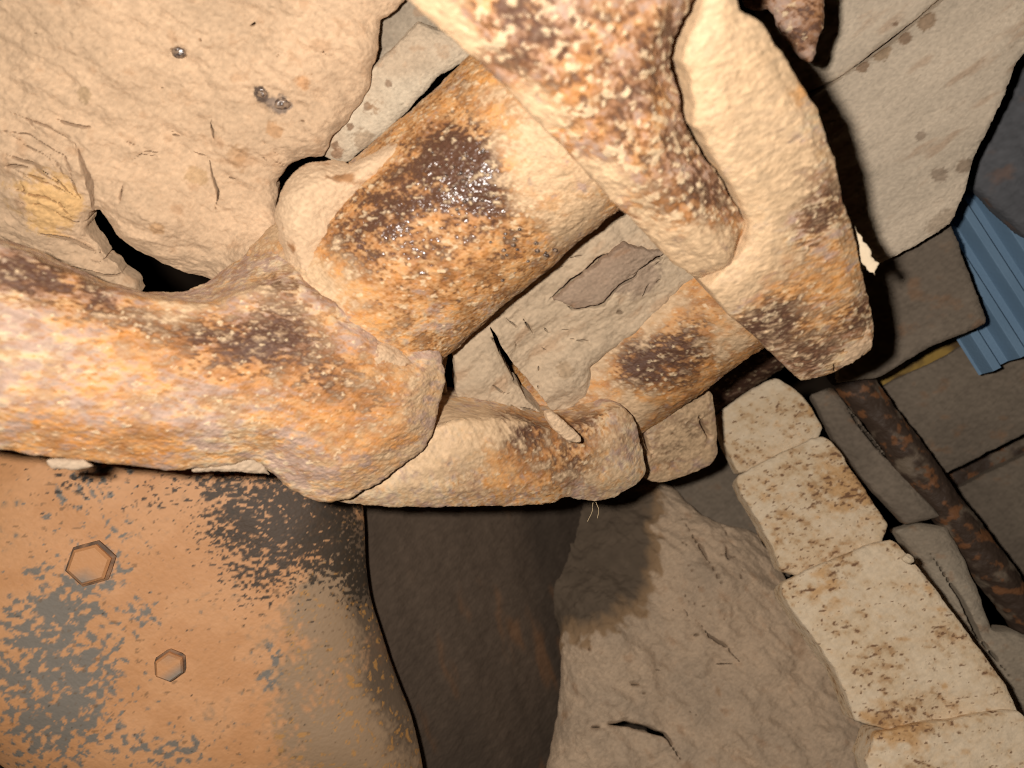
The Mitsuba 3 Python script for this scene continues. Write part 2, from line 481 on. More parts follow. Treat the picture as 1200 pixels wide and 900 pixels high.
# near right link, and the one lapping it
c, b = rust(
    blobs_dust=[(540, 50, 'B1', 35, .6), (630, 140, 'B1', 40, .7), (710, 225, 'B1', 45, .7), (790, 300, 'B1', 50, .7), (850, 310, 'B1', 40, .5), (500, 10, 'B1', 40, .6)],
    blobs_dark=[(640, 60, 'B1', 70, .10), (600, 20, 'B1', 60, .12), (780, 60, 'B1', 60, .12), (740, 160, 'B1', 70, .10), (830, 230, 'B1', 50, .2)],
    blobs_orange=[(690, 90, 'B1', 50, .2), (820, 260, 'B1', 50, .2)],
    dust=.16, dark=.36, orange=.50, cream=.36, sd=(.6, .3, -.5), f=.9, specks=.30)
bsdf('rust_near_right', c, 'rust', b, .0007)
c, b = rust(
    blobs_dust=[(860, 60, 'B2', 70, .9), (850, 130, 'B2', 60, .9), (900, 200, 'B2', 60, .55), (870, 300, 'B2', 50, .6), (850, 340, 'B2', 40, .4), (880, 20, 'B2', 50, .8)],
    blobs_dark=[(960, 250, 'B2', 50, .4), (900, 380, 'B2', 45, .5), (1010, 370, 'B2', 30, .4), (950, 420, 'B2', 40, .35), (930, 200, 'B2', 30, .3)],
    blobs_orange=[(960, 330, 'B2', 60, .3), (855, 128, 'B2', 10, .3), (930, 110, 'B2', 20, .4), (890, 330, 'B2', 30, .3)],
    dust=.30, dark=.24, orange=.40, cream=.55, sd=(.7, .2, .45), sk=2.6)
bsdf('rust_lapping', c, 'rust', b, .0004)
c, b = rust([], [], [], dust=.05, dark=.42, orange=.45, cream=.15, f=.8)
bsdf('rust_flake', c, 'rust', b, .0007)
# bushings
c, b = rust(
    blobs_dust=[(345, 240, 'BU1', 62, .9), (390, 330, 'BU1', 45, .35), (430, 420, 'BU1', 50, .4), (640, 190, 'BU1', 62, .7), (570, 110, 'BU1', 40, .3), (680, 265, 'BU1', 50, .5), (350, 330, 'BU1', 50, .5), (420, 190, 'BU1', 35, .35)],
    blobs_dark=[(545, 190, 'BU1', 40, .40), (450, 250, 'BU1', 45, .30), (395, 290, 'BU1', 32, .22), (562, 225, 'BU1', 32, .45), (520, 165, 'BU1', 40, .25), (500, 215, 'BU1', 40, .22), (600, 260, 'BU1', 60, .12), (470, 310, 'BU1', 60, .1)],
    blobs_orange=[(560, 150, 'BU1', 70, .5), (470, 270, 'BU1', 90, .35), (560, 290, 'BU1', 70, .3), (400, 320, 'BU1', 60, .3)],
    dust=.12, dark=.29, orange=.54, cream=.60, f=.95, sk=1.1, specks=.18)
bsdf('rust_bushing_near', c, 'rust', b, .0007)
c, b = rust(
    blobs_dust=[(690, 420, 'BU2', 35, .5), (735, 485, 'BU2', 35, .6), (860, 395, 'BU2', 30, .5), (760, 350, 'BU2', 40, .8)],
    blobs_dark=[(745, 430, 'BU2', 35, .42), (800, 410, 'BU2', 45, .36)], blobs_orange=[(790, 400, 'BU2', 90, .55)],
    dust=.2, dark=.25, orange=.65, cream=.6, f=.9)
bsdf('rust_bushing_mid', c, 'rust', b, .0007)
c, b = rust([], [(870, 440, .5, 90, .3)], [], dust=.22, dark=.5, orange=.3, cream=.2, f=.7)
bsdf('rust_bushing_far', c, 'rust', b, .0007)
# mud
c, b = mud(col=(.49, .335, .21), col2=(.43, .295, .185), spots=[(211, 60, 'M1', 9, (.12, .06, .03), .9), (307, 108, 'M1', 9, (.05, .035, .03), .9), (330, 120, 'M1', 13, (.13, .10, .085), .8), (355, 95, 'M1', 12, (.42, .2, .08), .6),
                  (60, 235, 'M1', 38, (.58, .34, .12), .65), (190, 260, 'M1', 10, (.36, .2, .09), .6), (280, 185, 'M1', 16, (.34, .19, .09), .5), (105, 108, 'M1', 9, (.3, .2, .11), .7), (325, 150, 'M1', 10, (.38, .2, .09), .6),
                  (230, 205, 'M1', 14, (.36, .22, .1), .5)])
bsdf('mud_near', c, 'matte', b, 0.0016)
c, b = mud(col=(.48, .335, .21), col2=(.44, .30, .185), orange=.5)
bsdf('mud_crust', c, 'matte', b, .0014)
c, b = mud(col=(.40, .30, .20), col2=(.36, .27, .18), spots=[(725, 365, 'M2', 5, (.12, .08, .05), .8), (560, 300, 'M2', 10, (.3, .2, .1), .5), (660, 430, 'M2', 10, (.25, .17, .1), .6), (735, 315, 'M2', 38, (.22, .15, .11), .55)], f=.9, sd=A_DIR)
bsdf('mud_flake', *mud(col=(.30, .215, .15), col2=(.21, .14, .095), f=1.2, sd=A_DIR)[:1], 'matte', b, .001)
bsdf('mud_wedge', *mud(col=(.30, .245, .18), col2=(.25, .20, .145), f=1.2)[:1], 'matte', b, .001)
bsdf('mud_between', c, 'matte', b, 0.0010)
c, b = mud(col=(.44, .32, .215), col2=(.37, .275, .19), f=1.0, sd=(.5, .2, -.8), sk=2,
           dark_area=[(580, 650, 'M3', 95, 1.2), (680, 640, 'M3', 70, 1.0), (735, 655, 'M3', 40, .6), (690, 705, 'M3', 40, .5), (480, 640, 'M3', 110, .9), (735, 600, 'M3', 50, .8), (640, 690, 'M3', 40, .7)])
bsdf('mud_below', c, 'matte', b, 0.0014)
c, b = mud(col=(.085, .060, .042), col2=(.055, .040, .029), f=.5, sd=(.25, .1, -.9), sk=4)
bsdf('mud_shaded', c, 'matte', b, 0.002)  # near black mud: the darkness of the hollow put into the colour
c, b = mud(col=(.52, .42, .31), col2=(.45, .365, .27), f=1.1, sd=A_DIR, sk=4, orange=.05,
           spots=[(1010, 78, 'S2', 7, (.2, .12, .07), .8), (1035, 62, 'S2', 9, (.24, .15, .08), .7), (1060, 45, 'S2', 7, (.2, .12, .07), .8), (1085, 25, 'S2', 9, (.22, .13, .07), .7), (1050, 28, 'S2', 6, (.18, .1, .06), .7), (1080, 160, 'S2', 7, (.18, .12, .08), .6), (1100, 205, 'S2', 9, (.18, .12, .08), .6), (1130, 195, 'S2', 8, (.16, .1, .06), .6), (1110, 265, 'S2', 20, (.24, .17, .11), .5)])
bsdf('mud_shoe', c, 'matte', b, 0.0014)
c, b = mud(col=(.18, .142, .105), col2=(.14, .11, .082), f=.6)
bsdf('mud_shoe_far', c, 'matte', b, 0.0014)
c, b = mud(col=(.10, .10, .105), col2=(.085, .085, .09), f=.5)
bsdf('dull_steel', c, 'matte', b, 0.001)


def pale_link(f=1.0, rustspots=()):
    def color(p, n, uv):
        a = fbm(p.x * 60 * f, p.y * 60 * f, p.z * 60 * f, 4)
        b_ = fbm(p.x * 190 * f, p.y * 190 * f, p.z * 190 * f, 4)
        x, y, z = stretch(p, A_DIR, 1.8)
        c_ = fbm(x * 700 * f, y * 700 * f, z * 700 * f, 3)
        d_ = fbm(p.x * 300 * f, p.y * 300 * f, p.z * 300 * f + 8, 5)
        w = field(p, rustspots, 0.06)
        k = mix((.58, .46, .32), (.52, .385, .24), smoothstep(.36, .62, a * .6 + d_ * .4))
        k = mix(k, (.66, .57, .43), over(b_, mi.Float(.25), .08) * .6)
        k = mix(k, (.45, .235, .075), smoothstep(.12, .75, w + 1.8 * (b_ - .5)) * .75)
        k = mix(k, (.34, .19, .085), over(d_ * .6 + a * .4, .28 + .3 * w, .07) * .7)
        k = mix(k, (.13, .065, .035), over(c_ * .6 + a * .2 + d_ * .2, .26 + .22 * w, .04) * .9)
        return k * (.85 + .3 * c_)

    def bump(p, n, uv):
        return fbm(p.x * 200 * f, p.y * 200 * f, p.z * 200 * f, 4)
    return color, bump


c, b = pale_link(1.0, [(950, 480, .465, 16, .6), (1012, 570, .437, 28, .8), (905, 590, .44, 30, .35), (1112, 725, .385, 20, .8), (1090, 690, .395, 20, .7), (1145, 800, .37, 22, .9), (1130, 765, .375, 20, .7), (985, 665, .41, 22, .5),
                      (1060, 848, .38, 26, .7), (1100, 838, .37, 22, .8), (1020, 852, .385, 22, .6), (990, 560, .437, 40, .3), (965, 690, .41, 25, .4)])
bsdf('pale_link', c, 'matte', b, 0.0008)


def paint(p, n, uv):
    a = fbm(p.x * 55, p.y * 55, p.z * 55, 4)
    w_ = fbm(p.x * 90, p.y * 90, p.z * 90, 2) * .006
    b_ = fbm((p.x + w_) * 380, p.y * 380, (p.z - w_) * 300 + 5, 4)
    c_ = fbm(p.x * 620, p.y * 620, p.z * 620, 3)
    k = mix((.45, .22, .095), (.49, .25, .115), smoothstep(.4, .6, a)) * (.9 + .2 * c_)
    peel = field(p, PEEL, .10)
    grime = field(p, GRIME, .03)
    dirt = field(p, DIRT, .0)
    k = mix(k, (.24, .165, .10), smoothstep(.15, .75, dirt + 1.3 * (b_ - .5) + .9 * (a - .5)) * .9)
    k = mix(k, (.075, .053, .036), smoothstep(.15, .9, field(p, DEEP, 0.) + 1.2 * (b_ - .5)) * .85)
    k = mix(k, (.42, .20, .05), smoothstep(.60, .70, b_) * smoothstep(.2, .5, dirt) * .7)
    k = mix(k, (.16, .138, .112), over(b_ * .7 + c_ * .2 + a * .1, peel, .04))
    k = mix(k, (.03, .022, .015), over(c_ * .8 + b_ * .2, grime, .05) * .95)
    k = mix(k, (.12, .07, .035), smoothstep(.70, .76, fbm(p.x * 420, p.y * 420 + 4, p.z * 420, 3)) * .6)
    return k


PEEL = [(40, 740, 'O', 75, .36), (100, 690, 'O', 50, .30), (20, 860, 'O', 70, .28), (70, 820, 'O', 60, .2), (120, 560, 'O', 40, .38), (140, 640, 'O', 30, .25), (172, 720, 'O', 18, .36), (95, 860, 'O', 55, .26), (60, 590, 'O', 30, .2),
        (185, 880, 'O', 35, .33), (320, 770, 'O', 16, .45), (316, 800, 'O', 14, .4), (120, 790, 'O', 40, .2), (230, 880, 'O', 30, .2)]
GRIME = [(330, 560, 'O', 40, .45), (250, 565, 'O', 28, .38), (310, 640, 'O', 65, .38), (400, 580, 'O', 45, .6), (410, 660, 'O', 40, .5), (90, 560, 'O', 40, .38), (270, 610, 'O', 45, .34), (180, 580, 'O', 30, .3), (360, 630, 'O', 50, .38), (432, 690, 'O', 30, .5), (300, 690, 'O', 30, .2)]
DIRT = [(400, 760, 'O', 70, .5), (445, 850, 'O', 70, .8), (360, 860, 'O', 50, .5), (410, 660, 'O', 50, .8), (370, 720, 'O', 40, .5), (470, 900, 'O', 80, .8), (430, 720, 'O', 35, .5), (340, 800, 'O', 30, .4)]
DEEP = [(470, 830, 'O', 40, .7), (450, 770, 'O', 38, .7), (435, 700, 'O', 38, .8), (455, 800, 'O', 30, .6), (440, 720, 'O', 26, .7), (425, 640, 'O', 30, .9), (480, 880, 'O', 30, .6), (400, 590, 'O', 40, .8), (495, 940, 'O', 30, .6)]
bsdf('orange_paint', paint, 'paint', lambda p, n, uv: fbm(p.x * 240, p.y * 240, p.z * 240, 4), 0.0002)
bsdf('bolt_paint', lambda p, n, uv: mix((.45, .22, .095), (.20, .165, .13), over(fbm(p.x * 420, p.y * 420, p.z * 420, 4), mi.Float(.36), .04)), 'paint')
bsdf('bolt_grime', lambda p, n, uv: mix((.24, .12, .055), (.07, .04, .022), smoothstep(.3, .6, fbm(p.x * 300, p.y * 300, p.z * 300, 3))), 'paint')
bsdf('rail_rust', lambda p, n, uv: mix(mix((.15, .112, .078), (.05, .032, .022), over(fbm(p.x * 60, p.y * 60, p.z * 60, 5), mi.Float(.62), .06)), (.16, .07, .03), over(fbm(p.x * 150, p.y * 150, p.z * 150 + 3, 4), mi.Float(.3), .05)), 'rust',
     lambda p, n, uv: fbm(p.x * 200, p.y * 200, p.z * 200, 4), 0.0008)
bsdf('daylit_sheet', lambda p, n, uv: mix((.14, .225, .32), (.11, .185, .27), fbm(p.x * 40, p.y * 40, p.z * 40, 3)), 'paint')  # the bluish daylight on the sheet is painted in as its colour
bsdf('ochre_dirt', lambda p, n, uv: mix((.30, .19, .05), (.09, .055, .025), smoothstep(.4, .6, fbm(p.x * 60, p.y * 60, p.z * 60, 4))), 'matte')
bsdf('pale_mud', lambda p, n, uv: mix((.58, .47, .33), (.50, .39, .26), fbm(p.x * 200, p.y * 200, p.z * 200, 4)), 'matte', lambda p, n, uv: fbm(p.x * 250, p.y * 250, p.z * 250, 4), 0.0006)
bsdf('dark_pebble', lambda p, n, uv: mix((.22, .15, .10), (.05, .035, .03), smoothstep(.35, .65, fbm(p.x * 900, p.y * 900, p.z * 900, 3))), 'gloss')
bsdf('straw', lambda p, n, uv: mi.Color3f(.5, .38, .22), 'matte')

# ---------------------------------------------------------------- the setting: the dark hollow behind the chain
def wall(key, corners, bsdf_key, n=60, amp=0.012):
    a, b_, c_, d_ = [np.asarray(q, float) for q in corners]
    s, t = np.meshgrid(np.linspace(0, 1, n), np.linspace(0, 1, n), indexing='ij')
    s, t = s[..., None], t[..., None]
    v = ((1 - s) * (1 - t) * a + s * (1 - t) * b_ + s * t * c_ + (1 - s) * t * d_).reshape(-1, 3)
    i, j = np.meshgrid(np.arange(n - 1), np.arange(n - 1), indexing='ij')
    k = (i * n + j).ravel()
    f = np.vstack([np.stack([k, k + n, k + n + 1], 1), np.stack([k, k + n + 1, k + 1], 1)])
    obj(key, (displace(v, f, [(20, amp, 3, None, 1)]), f), bsdf_key, 'back wall of the undercarriage hollow, coloured near black so that gaps stay dark', None, None, 'structure')


wall('back_wall', [(-1.3, 1.15, -1.0), (1.6, 1.3, -1.0), (1.6, 1.3, 1.0), (-1.3, 1.15, 1.0)], 'mud_shaded')  # dark colour keeps the gaps in front of it black

# ---------------------------------------------------------------- objects
ROUGH = [(60, .0016, 3, None, 1), (260, .0007, 3, None, 1)]
# bushings
axis = A_DIR


def bushing(key, mid, d, r, back, fwd, m, label, spec, nu=420, nv=300, swell=0.0):
    c0 = P(mid[0], mid[1], d)
    obj(key, tube_mesh(c0 - axis * back, c0 + axis * fwd, lambda t: r * (1 + .02 * math.sin(7 * t) + swell * max(0, 1 - t / .42) ** 1.6), nu // 2, nv // 2, spec, True), m, label, 'bushing', 'bushings of the track chain')


bushing('track_bushing', (539, 246), .322, .043, .078, .10, 'rust_bushing_near', 'near thick bushing with a shiny dark patch in orange rust', [(45, .002, 3, None, 1), (330, .0004, 4, None, 1)], 840, 620, .12)
bushing('track_bushing_001', (770, 397), .40, .0364, .075, .09, 'rust_bushing_mid', 'middle orange bushing half sunk in grey mud', [(45, .0016, 3, None, 1), (260, .0007, 3, None, 1)])
bushing('track_bushing_002', (840, 405), .55, .040, .09, .09, 'rust_bushing_far', 'farthest bushing, dark brown, showing as a strip above the pale links', [(45, .0016, 3, None, 1), (200, .0008, 3, None, 1)], 240, 160)

# left row of links
A1 = Slab([(-80, 272), (0, 288), (60, 314), (110, 336), (150, 348), (190, 356), (235, 362), (265, 358), (300, 345), (340, 345), (420, 385), (480, 410), (522, 403), (526, 440), (521, 490), (515, 525), (482, 552), (455, 575),
           (402, 598), (370, 594), (345, 582), (322, 562), (306, 549), (285, 551), (245, 556), (210, 562), (130, 554), (60, 546), (0, 537), (-80, 525)],
          (260, 460, .275), (.42, -.88, -.16), .05, R=.018, H=.011, edge=.003, rag=.0012, ragf=170, soft=1, blur=.0025, flat=True)
cl = P(539, 246, .322) - axis * .078


def a1x(p, d):
    t = (p - cl) @ axis + .012 * (nfbm(p * 70, 3, 4) - .5)
    q = p - cl
    rad = np.linalg.norm(q - ((q @ axis)[:, None] * axis), axis=1) - .0452 + np.maximum(t, 0) * .12
    return smin(d, np.maximum(rad, np.abs(t + .003) - .017), .03)


obj('track_link', A1.mesh(.0007, a1x, .03, [(40, .0009, 3, C_DIR, 2), (140, .0006, 3, C_DIR, 1.5), (420, .0003, 3, None, 1)]), 'rust_near_left', 'near left track link, a long bar with mottled cream and brown rust', 'track link', 'links of the left rail')
NC = Slab([(222, 556), (245, 540), (300, 532), (318, 560), (310, 557), (280, 556), (250, 555)], (270, 548, .292), (.42, -.88, -.16), .01, R=.005, H=.002, edge=.002, rag=.0006, soft=0)
obj('mud_clod_001', NC.mesh(.0009, None, .008, [(200, .0006, 3, None, 1)]), 'mud_below', 'grey clod of mud under the lower edge of the near left link', 'mud')
NW = Slab([(52, 540), (100, 540), (112, 550), (85, 553), (60, 551)], (80, 546, .258), (.42, -.88, -.16), .004, R=.004, H=.002, edge=.001, rag=.0006, soft=0)
obj('mud_clod_002', NW.mesh(.0009, None, .006, [(200, .0005, 3, None, 1)]), 'mud_below', 'pale crumb of mud under the near left link close to the left edge', 'mud')
A2 = Slab([(380, 592), (420, 560), (490, 525), (526, 500), (570, 496), (620, 500), (660, 512), (700, 498), (735, 480), (752, 500), (762, 545), (764, 560), (748, 575), (718, 591), (690, 594), (669, 587), (655, 597), (560, 599.5), (450, 599.5)],
          (620, 545, .350), (.36, -.88, -.32), .05, R=.012, H=.005, edge=.002, rag=.0012, soft=1, blur=.0015, flat=True)
obj('track_link_001', A2.mesh(.0011, None, .012, [(50, .0009, 3, C_DIR, 2), (170, .0004, 3, (.3, .2, -.9), 2), (420, .0003, 3, None, 1)]), 'rust_mid_left', 'second link of the left rail, dusty, its lower edge straight above the dark hollow', 'track link', 'links of the left rail')
A3 = Slab([(725, 510), (745, 480), (790, 452), (838, 452), (842, 500), (845, 543), (800, 562), (770, 570), (757, 562)],
          (800, 520, .412), (.36, -.88, -.32), .03, R=.006, H=.002, edge=.002, rag=.001, soft=1,
          cracks=[([(818, 485), (833, 517)], 4, .2), ([(752, 498), (764, 535)], 5, .2)])
obj('track_link_002', A3.mesh(.0012, None, .012, ROUGH), 'rust_far_left', 'third link of the left rail, dusty brown, ending behind the pale links', 'track link', 'links of the left rail')

CR = Slab([(314, 224), (328, 196), (345, 186), (371, 180), (386, 184), (401, 187), (414, 182), (441, 165), (470, 140), (500, 118), (528, 88), (545, 78), (562, 96), (530, 128), (500, 150), (470, 182), (440, 206), (412, 232), (388, 262), (380, 310), (395, 355), (440, 400), (470, 430), (440, 446), (400, 425), (360, 370), (325, 310), (306, 258)],
          (400, 230, .286), (-.12, -.95, -.14), .02, R=.018, H=.013, edge=.004, rag=.0022, ragf=220, soft=0, wave=[(350, 235, 40, .004), (540, 95, 40, -.012), (480, 140, 40, -.004)])
obj('track_bushing__mud_crust', CR.mesh(.0010, None, .012, [(60, .0018, 3, None, 1), (200, .0008, 4, None, 1)]), 'mud_crust', 'lumpy tan mud crust along the upper left side of the bushing')

# right row of links
B1 = Slab([(420, -90), (476, 0), (540, 58), (600, 112), (650, 165), (700, 215), (724, 245), (760, 277), (780, 300), (800, 322), (835, 342), (870, 350), (905, 320), (893, 280), (878, 262), (858, 225), (835, 190), (811, 150), (805, 110), (796, 78), (798, 60), (820, 15), (850, -90)],
          (680, 130, .226), (.2, -.78, -.59), .05, R=.011, H=.008, edge=.002, rag=.0010, soft=0, blur=.0015, flat=True, wave=[(892, 305, 34, -.010), (850, 345, 26, -.006)])
obj('track_link_003', B1.mesh(.0007, None, .012, [(40, .0009, 3, C_DIR, 1.5), (160, .0006, 3, None, 1), (420, .0003, 3, None, 1)]), 'rust_near_right', 'near right track link at the top with blotchy purple and orange rust', 'track link', 'links of the right rail')
B2 = Slab([(852, -90), (830, 0), (812, 50), (803, 76), (812, 90), (815, 110), (819, 128), (818, 150), (832, 168), (841, 190), (852, 205), (865, 226), (884, 264), (880, 292), (850, 325), (832, 342), (862, 377), (897, 407), (943, 453), (985, 441), (1027, 413), (1031, 388), (1019, 330), (1001, 260), (985, 195), (963, 130), (943, 95), (913, 50), (900, 27), (872, 12), (868, -5), (885, -90)],
          (920, 220, .2585), (.19, -.81, -.54), .045, R=.007, H=.003, edge=.0015, rag=.0011, soft=0, blur=.001, flat=True,
          cracks=[([(978, 425), (985, 445)], 3, .2)])
obj('track_link_004', B2.mesh(.0008, None, .012, [(40, .0007, 3, C_DIR, 1.5), (190, .00022, 4, (.7, .2, .45), 3), (420, .0004, 3, None, 1)]), 'rust_lapping', 'rounded end of the right track link lapping over, caked in pale dust', 'track link', 'links of the right rail')
cap = Slab([(982, 424), (988, 408), (1004, 396), (1022, 384), (1027, 396), (1022, 410), (1000, 428), (988, 434)], (1005, 410, surf(B2, 1005, 410)[1] - .0008), (.19, -.81, -.54), .012, R=.003, H=.0012, edge=.001, rag=.0006, soft=1, g=.0005)
obj('track_link_004__mud_cake', cap.mesh(.0008, None, .006, [(200, .0005, 3, None, 1)]), 'mud_crust', 'flat pale cake of mud on the lower corner of the link')
FL = Slab([(862, -40), (868, 5), (885, 14), (903, 10), (915, 38), (947, 79), (958, 55), (966, 25), (968, -40)], (920, 30, .30), (-.3, -.85, -.4), .006, R=.006, H=.003, edge=.002, rag=.0012, soft=1, g=.0005)
obj('rust_flake', FL.mesh(.0008, None, .006, [(200, .0006, 3, None, 1)]), 'rust_flake', 'dark brown rust flake hanging beside the top of the lapping link', 'rust flake')

# pale links on the far side of the wheel
def pale(key, poly, anchor, n, label, h=.0011, **kw):
    s = Slab(poly, anchor, n, .035, R=.004, H=.0012, edge=.0015, rag=.0005, soft=1, blur=.001, **kw)
    obj(key, s.mesh(h, None, .012, [(60, .0009, 3, None, 1), (260, .0004, 3, None, 1)]), 'pale_link', label, 'track link', 'pale links of the lower run')


PN = (-.25, -.9, .25)
pale('track_link_005', [(836, 490), (850, 476), (905, 441), (918, 444), (946, 468), (972, 512), (920, 530), (867, 559), (860, 548)], (900, 495, .475), (-.2, -.93, .1), 'smallest pale track link, topmost of the pale row')
pale('track_link_006', [(860, 566), (866, 555), (925, 525), (962, 508), (980, 520), (1012, 570), (1052, 630), (985, 656), (920, 682), (900, 630)], (950, 590, .445), (-.2, -.9, .2), 'pale track link in the middle of the pale row with orange stain')
pale('track_link_007', [(911, 689), (921, 677), (985, 652), (1040, 628), (1060, 640), (1120, 720), (1200, 830), (1180, 850), (1008, 862), (985, 795), (950, 745), (930, 718)], (1050, 750, .40), (-.2, -.88, .3), 'largest pale track link at lower right with brown rust along its lower edge', wave=[(1100, 835, 25, -.003)])
pale('track_link_008', [(1006, 862), (1090, 846), (1170, 832), (1205, 834), (1260, 930), (1280, 980), (1040, 980)], (1100, 890, .375), (-.2, -.88, .3), 'cream step of the last pale track link in the bottom right corner')

# mud between the links
M1 = Slab([(-80, -60), (540, -60), (478, 0), (447, 26), (440, 72), (432, 110), (385, 172), (378, 186), (352, 190), (336, 198), (324, 218), (322, 250), (338, 300), (352, 345), (330, 366), (300, 358), (280, 346), (262, 338), (240, 329), (215, 320), (190, 308), (160, 290), (137, 274), (120, 244), (104, 249), (99, 268), (116, 296), (136, 320), (156, 336), (165, 352), (120, 345), (60, 322), (0, 300), (-80, 285)],
          (200, 160, .305), (.16, -.84, -.52), .014, R=.012, H=.005, edge=.003, rag=.0016, ragf=170, soft=0, g=.0006, blur=.002,
          wave=[(318, 300, 48, .020), (310, 350, 40, .012), (60, 230, 90, .006), (188, 262, 58, .011), (330, 100, 90, .003), (120, 60, 120, .004)],
          cracks=[([(92, 165), (106, 195), (112, 222), (113, 252)], 8, .5), ([(0, 272), (35, 297), (95, 316), (145, 326)], 7, .3), ([(45, 268), (85, 278), (118, 300)], 4, .3), ([(0, 125), (60, 145), (100, 170)], 3, .5), ([(10, 215), (60, 225), (95, 245)], 3, .5), ([(0, 150), (40, 155), (90, 185)], 2.5, .4), ([(150, 190), (170, 178), (195, 185)], 2, .5), ([(370, 60), (380, 58), (385, 66)], 2, .5), ([(352, 140), (360, 142)], 2.5, .4),
                  ([(246, 135), (252, 165)], 3.5, .5), ([(150, 205), (145, 235)], 2.5, .5), ([(240, 175), (256, 222), (254, 250)], 3.5, .5), ([(60, 195), (100, 232)], 3, .5), ([(0, 170), (50, 190), (70, 205)], 3, .5), ([(262, 325), (290, 305)], 4, .3), ([(190, 152), (212, 155)], 1.5, .5), ([(265, 340), (300, 336)], 3, .4)] + hairlines(22, (0, 120, 90, 250), (1, .55), 45, 2.4, 3) + hairlines(10, (120, 120, 330, 230), (1, .4), 22, 2.0, 4) + hairlines(6, (60, 275, 170, 320), (1, .4), 40, 2.6, 5) + hairlines(5, (20, 20, 420, 110), (1, -.5), 12, 2.0, 6))
obj('packed_mud', M1.mesh(.0006, None, .014, [(26, .0042, 3, None, 1), (75, .0030, 4, (.9, .2, -.4), 2.5), (190, .0020, 4, (.8, .2, -.5), 2), (500, .0004, 3, None, 1)], fine=False), 'mud_near', 'thick tan mud packed at upper left above the dark slot', 'mud', )
M1b = Slab([(540, -60), (455, -12), (425, 16), (412, 90), (455, 88), (480, 62), (507, 38), (540, 20)], (480, 45, .316), (.1, -.85, -.5), .03, R=.01, H=.004, edge=.002, rag=.0008, soft=0)  # recessed piece, its lower light painted as a darker grey
obj('packed_mud_001', M1b.mesh(.001, None, .01, [(60, .0015, 3, None, 1), (300, .0005, 3, None, 1)]), 'mud_wedge', 'small recessed wedge of mud, shade put into its grey, beside the upper end of the rust edged strip', 'mud')
ST = Slab([(490, 27), (416, 100), (376, 164), (379, 185), (390, 193), (408, 191), (440, 168), (470, 140), (512, 92), (548, 70), (560, 50)], (460, 120, .318), (.1, -.85, -.5), .012, R=.006, H=.003, edge=.0015, rag=.0010, soft=0, g=.0006)
c, b = mud(col=(.44, .36, .26), col2=(.38, .29, .2), spots=[(392, 170, 'ST', 6, (.16, .09, .05), .8), (410, 148, 'ST', 5, (.16, .09, .05), .8), (430, 125, 'ST', 5, (.16, .09, .05), .7), (455, 98, 'ST', 5, (.16, .09, .05), .7), (425, 165, 'ST', 14, (.26, .17, .1), .6), (440, 120, .325, 22, (.25, .14, .07), .7), (395, 180, .325, 9, (.2, .1, .05), .7), (470, 110, .325, 14, (.2, .13, .08), .6)], f=1.2)
bsdf('mud_strip', c, 'matte', b, .0009)
obj('steel_strip', ST.mesh(.0009, None, .006, [(120, .0008, 3, None, 1)]), 'mud_strip', 'pale strip with rusty edges between the upper left mud and the near bushing', 'strip')

M2 = Slab([(500, 400), (560, 340), (640, 270), (690, 240), (800, 250), (850, 300), (850, 335), (826, 350), (790, 366), (755, 394), (692, 430), (698, 465), (725, 500), (745, 515), (690, 540), (640, 530), (590, 520), (520, 530), (505, 480)],
          (640, 400, .362), (.16, -.86, -.45), .014, R=.01, H=.003, edge=.002, rag=.001, soft=0, g=.0007, blur=.001,
          wave=[(590, 485, 45, .007), (620, 430, 30, -.004), (665, 440, 30, .006), (560, 430, 40, .004), (640, 380, 60, -.002), (720, 330, 40, .003)],
          cracks=[([(572, 380), (585, 405), (600, 432), (625, 465), (650, 490), (690, 520)], 13.5, .5), ([(525, 483), (550, 478), (572, 485), (590, 482)], 6.0, .4), ([(566, 492), (600, 487), (640, 498)], 7.5, .4), ([(528, 405), (527, 440), (529, 470), (524, 510)], 12.0, .3),
                  ([(644, 353), (680, 325), (700, 305), (735, 288)], 7.5, .3), ([(660, 355), (672, 363), (705, 355), (720, 335), (745, 322), (748, 312)], 6.0, .3), ([(735, 305), (752, 312), (770, 300), (780, 306)], 6.0, .3), ([(605, 470), (640, 488)], 4.5, .4), ([(768, 332), (775, 328)], 3.0, .3)] + hairlines(12, (560, 360, 640, 470), (.5, .85), 30, 2.2, 10) + hairlines(10, (640, 300, 800, 400), (.9, -.5), 35, 2.4, 11))
obj('packed_mud_002', M2.mesh(.0006, None, .012, [(40, .0020, 3, A_DIR, 2), (110, .0026, 4, A_DIR, 2.5), (260, .0010, 3, (.4, .2, -.8), 2)], fine=False), 'mud_between', 'cracked grey brown mud filling the gap between the near and middle bushings', 'mud')
MF = Slab([(648, 355), (690, 320), (735, 288), (777, 299), (752, 316), (746, 322), (722, 338), (706, 357), (674, 365), (660, 356)], (710, 330, surf(M2, 710, 330)[1] - .0035), (.16, -.84, -.50), .006, R=.004, H=.002, edge=.0008, rag=.0016, ragf=330, soft=0, g=.0004)
obj('mud_flake', MF.mesh(.0008, None, .006, [(80, .0008, 3, A_DIR, 3), (250, .0005, 3, A_DIR, 2)]), 'mud_flake', 'brown flake of mud lifting between two cracks, right of the near bushing', 'mud flake')
SP = Slab([(640, 485), (652, 483), (668, 500), (688, 519), (672, 521), (655, 508), (645, 497)], (665, 505, .338), (.3, -.9, -.2), .006, R=.004, H=.002, edge=.001, rag=.0004, soft=1, g=.0004)
obj('mud_splinter', SP.mesh(.0007, None, .006, [(200, .0004, 3, None, 1)]), 'mud_crust', 'small pale mud splinter beside the long crack in the mud between the bushings', 'mud flake')

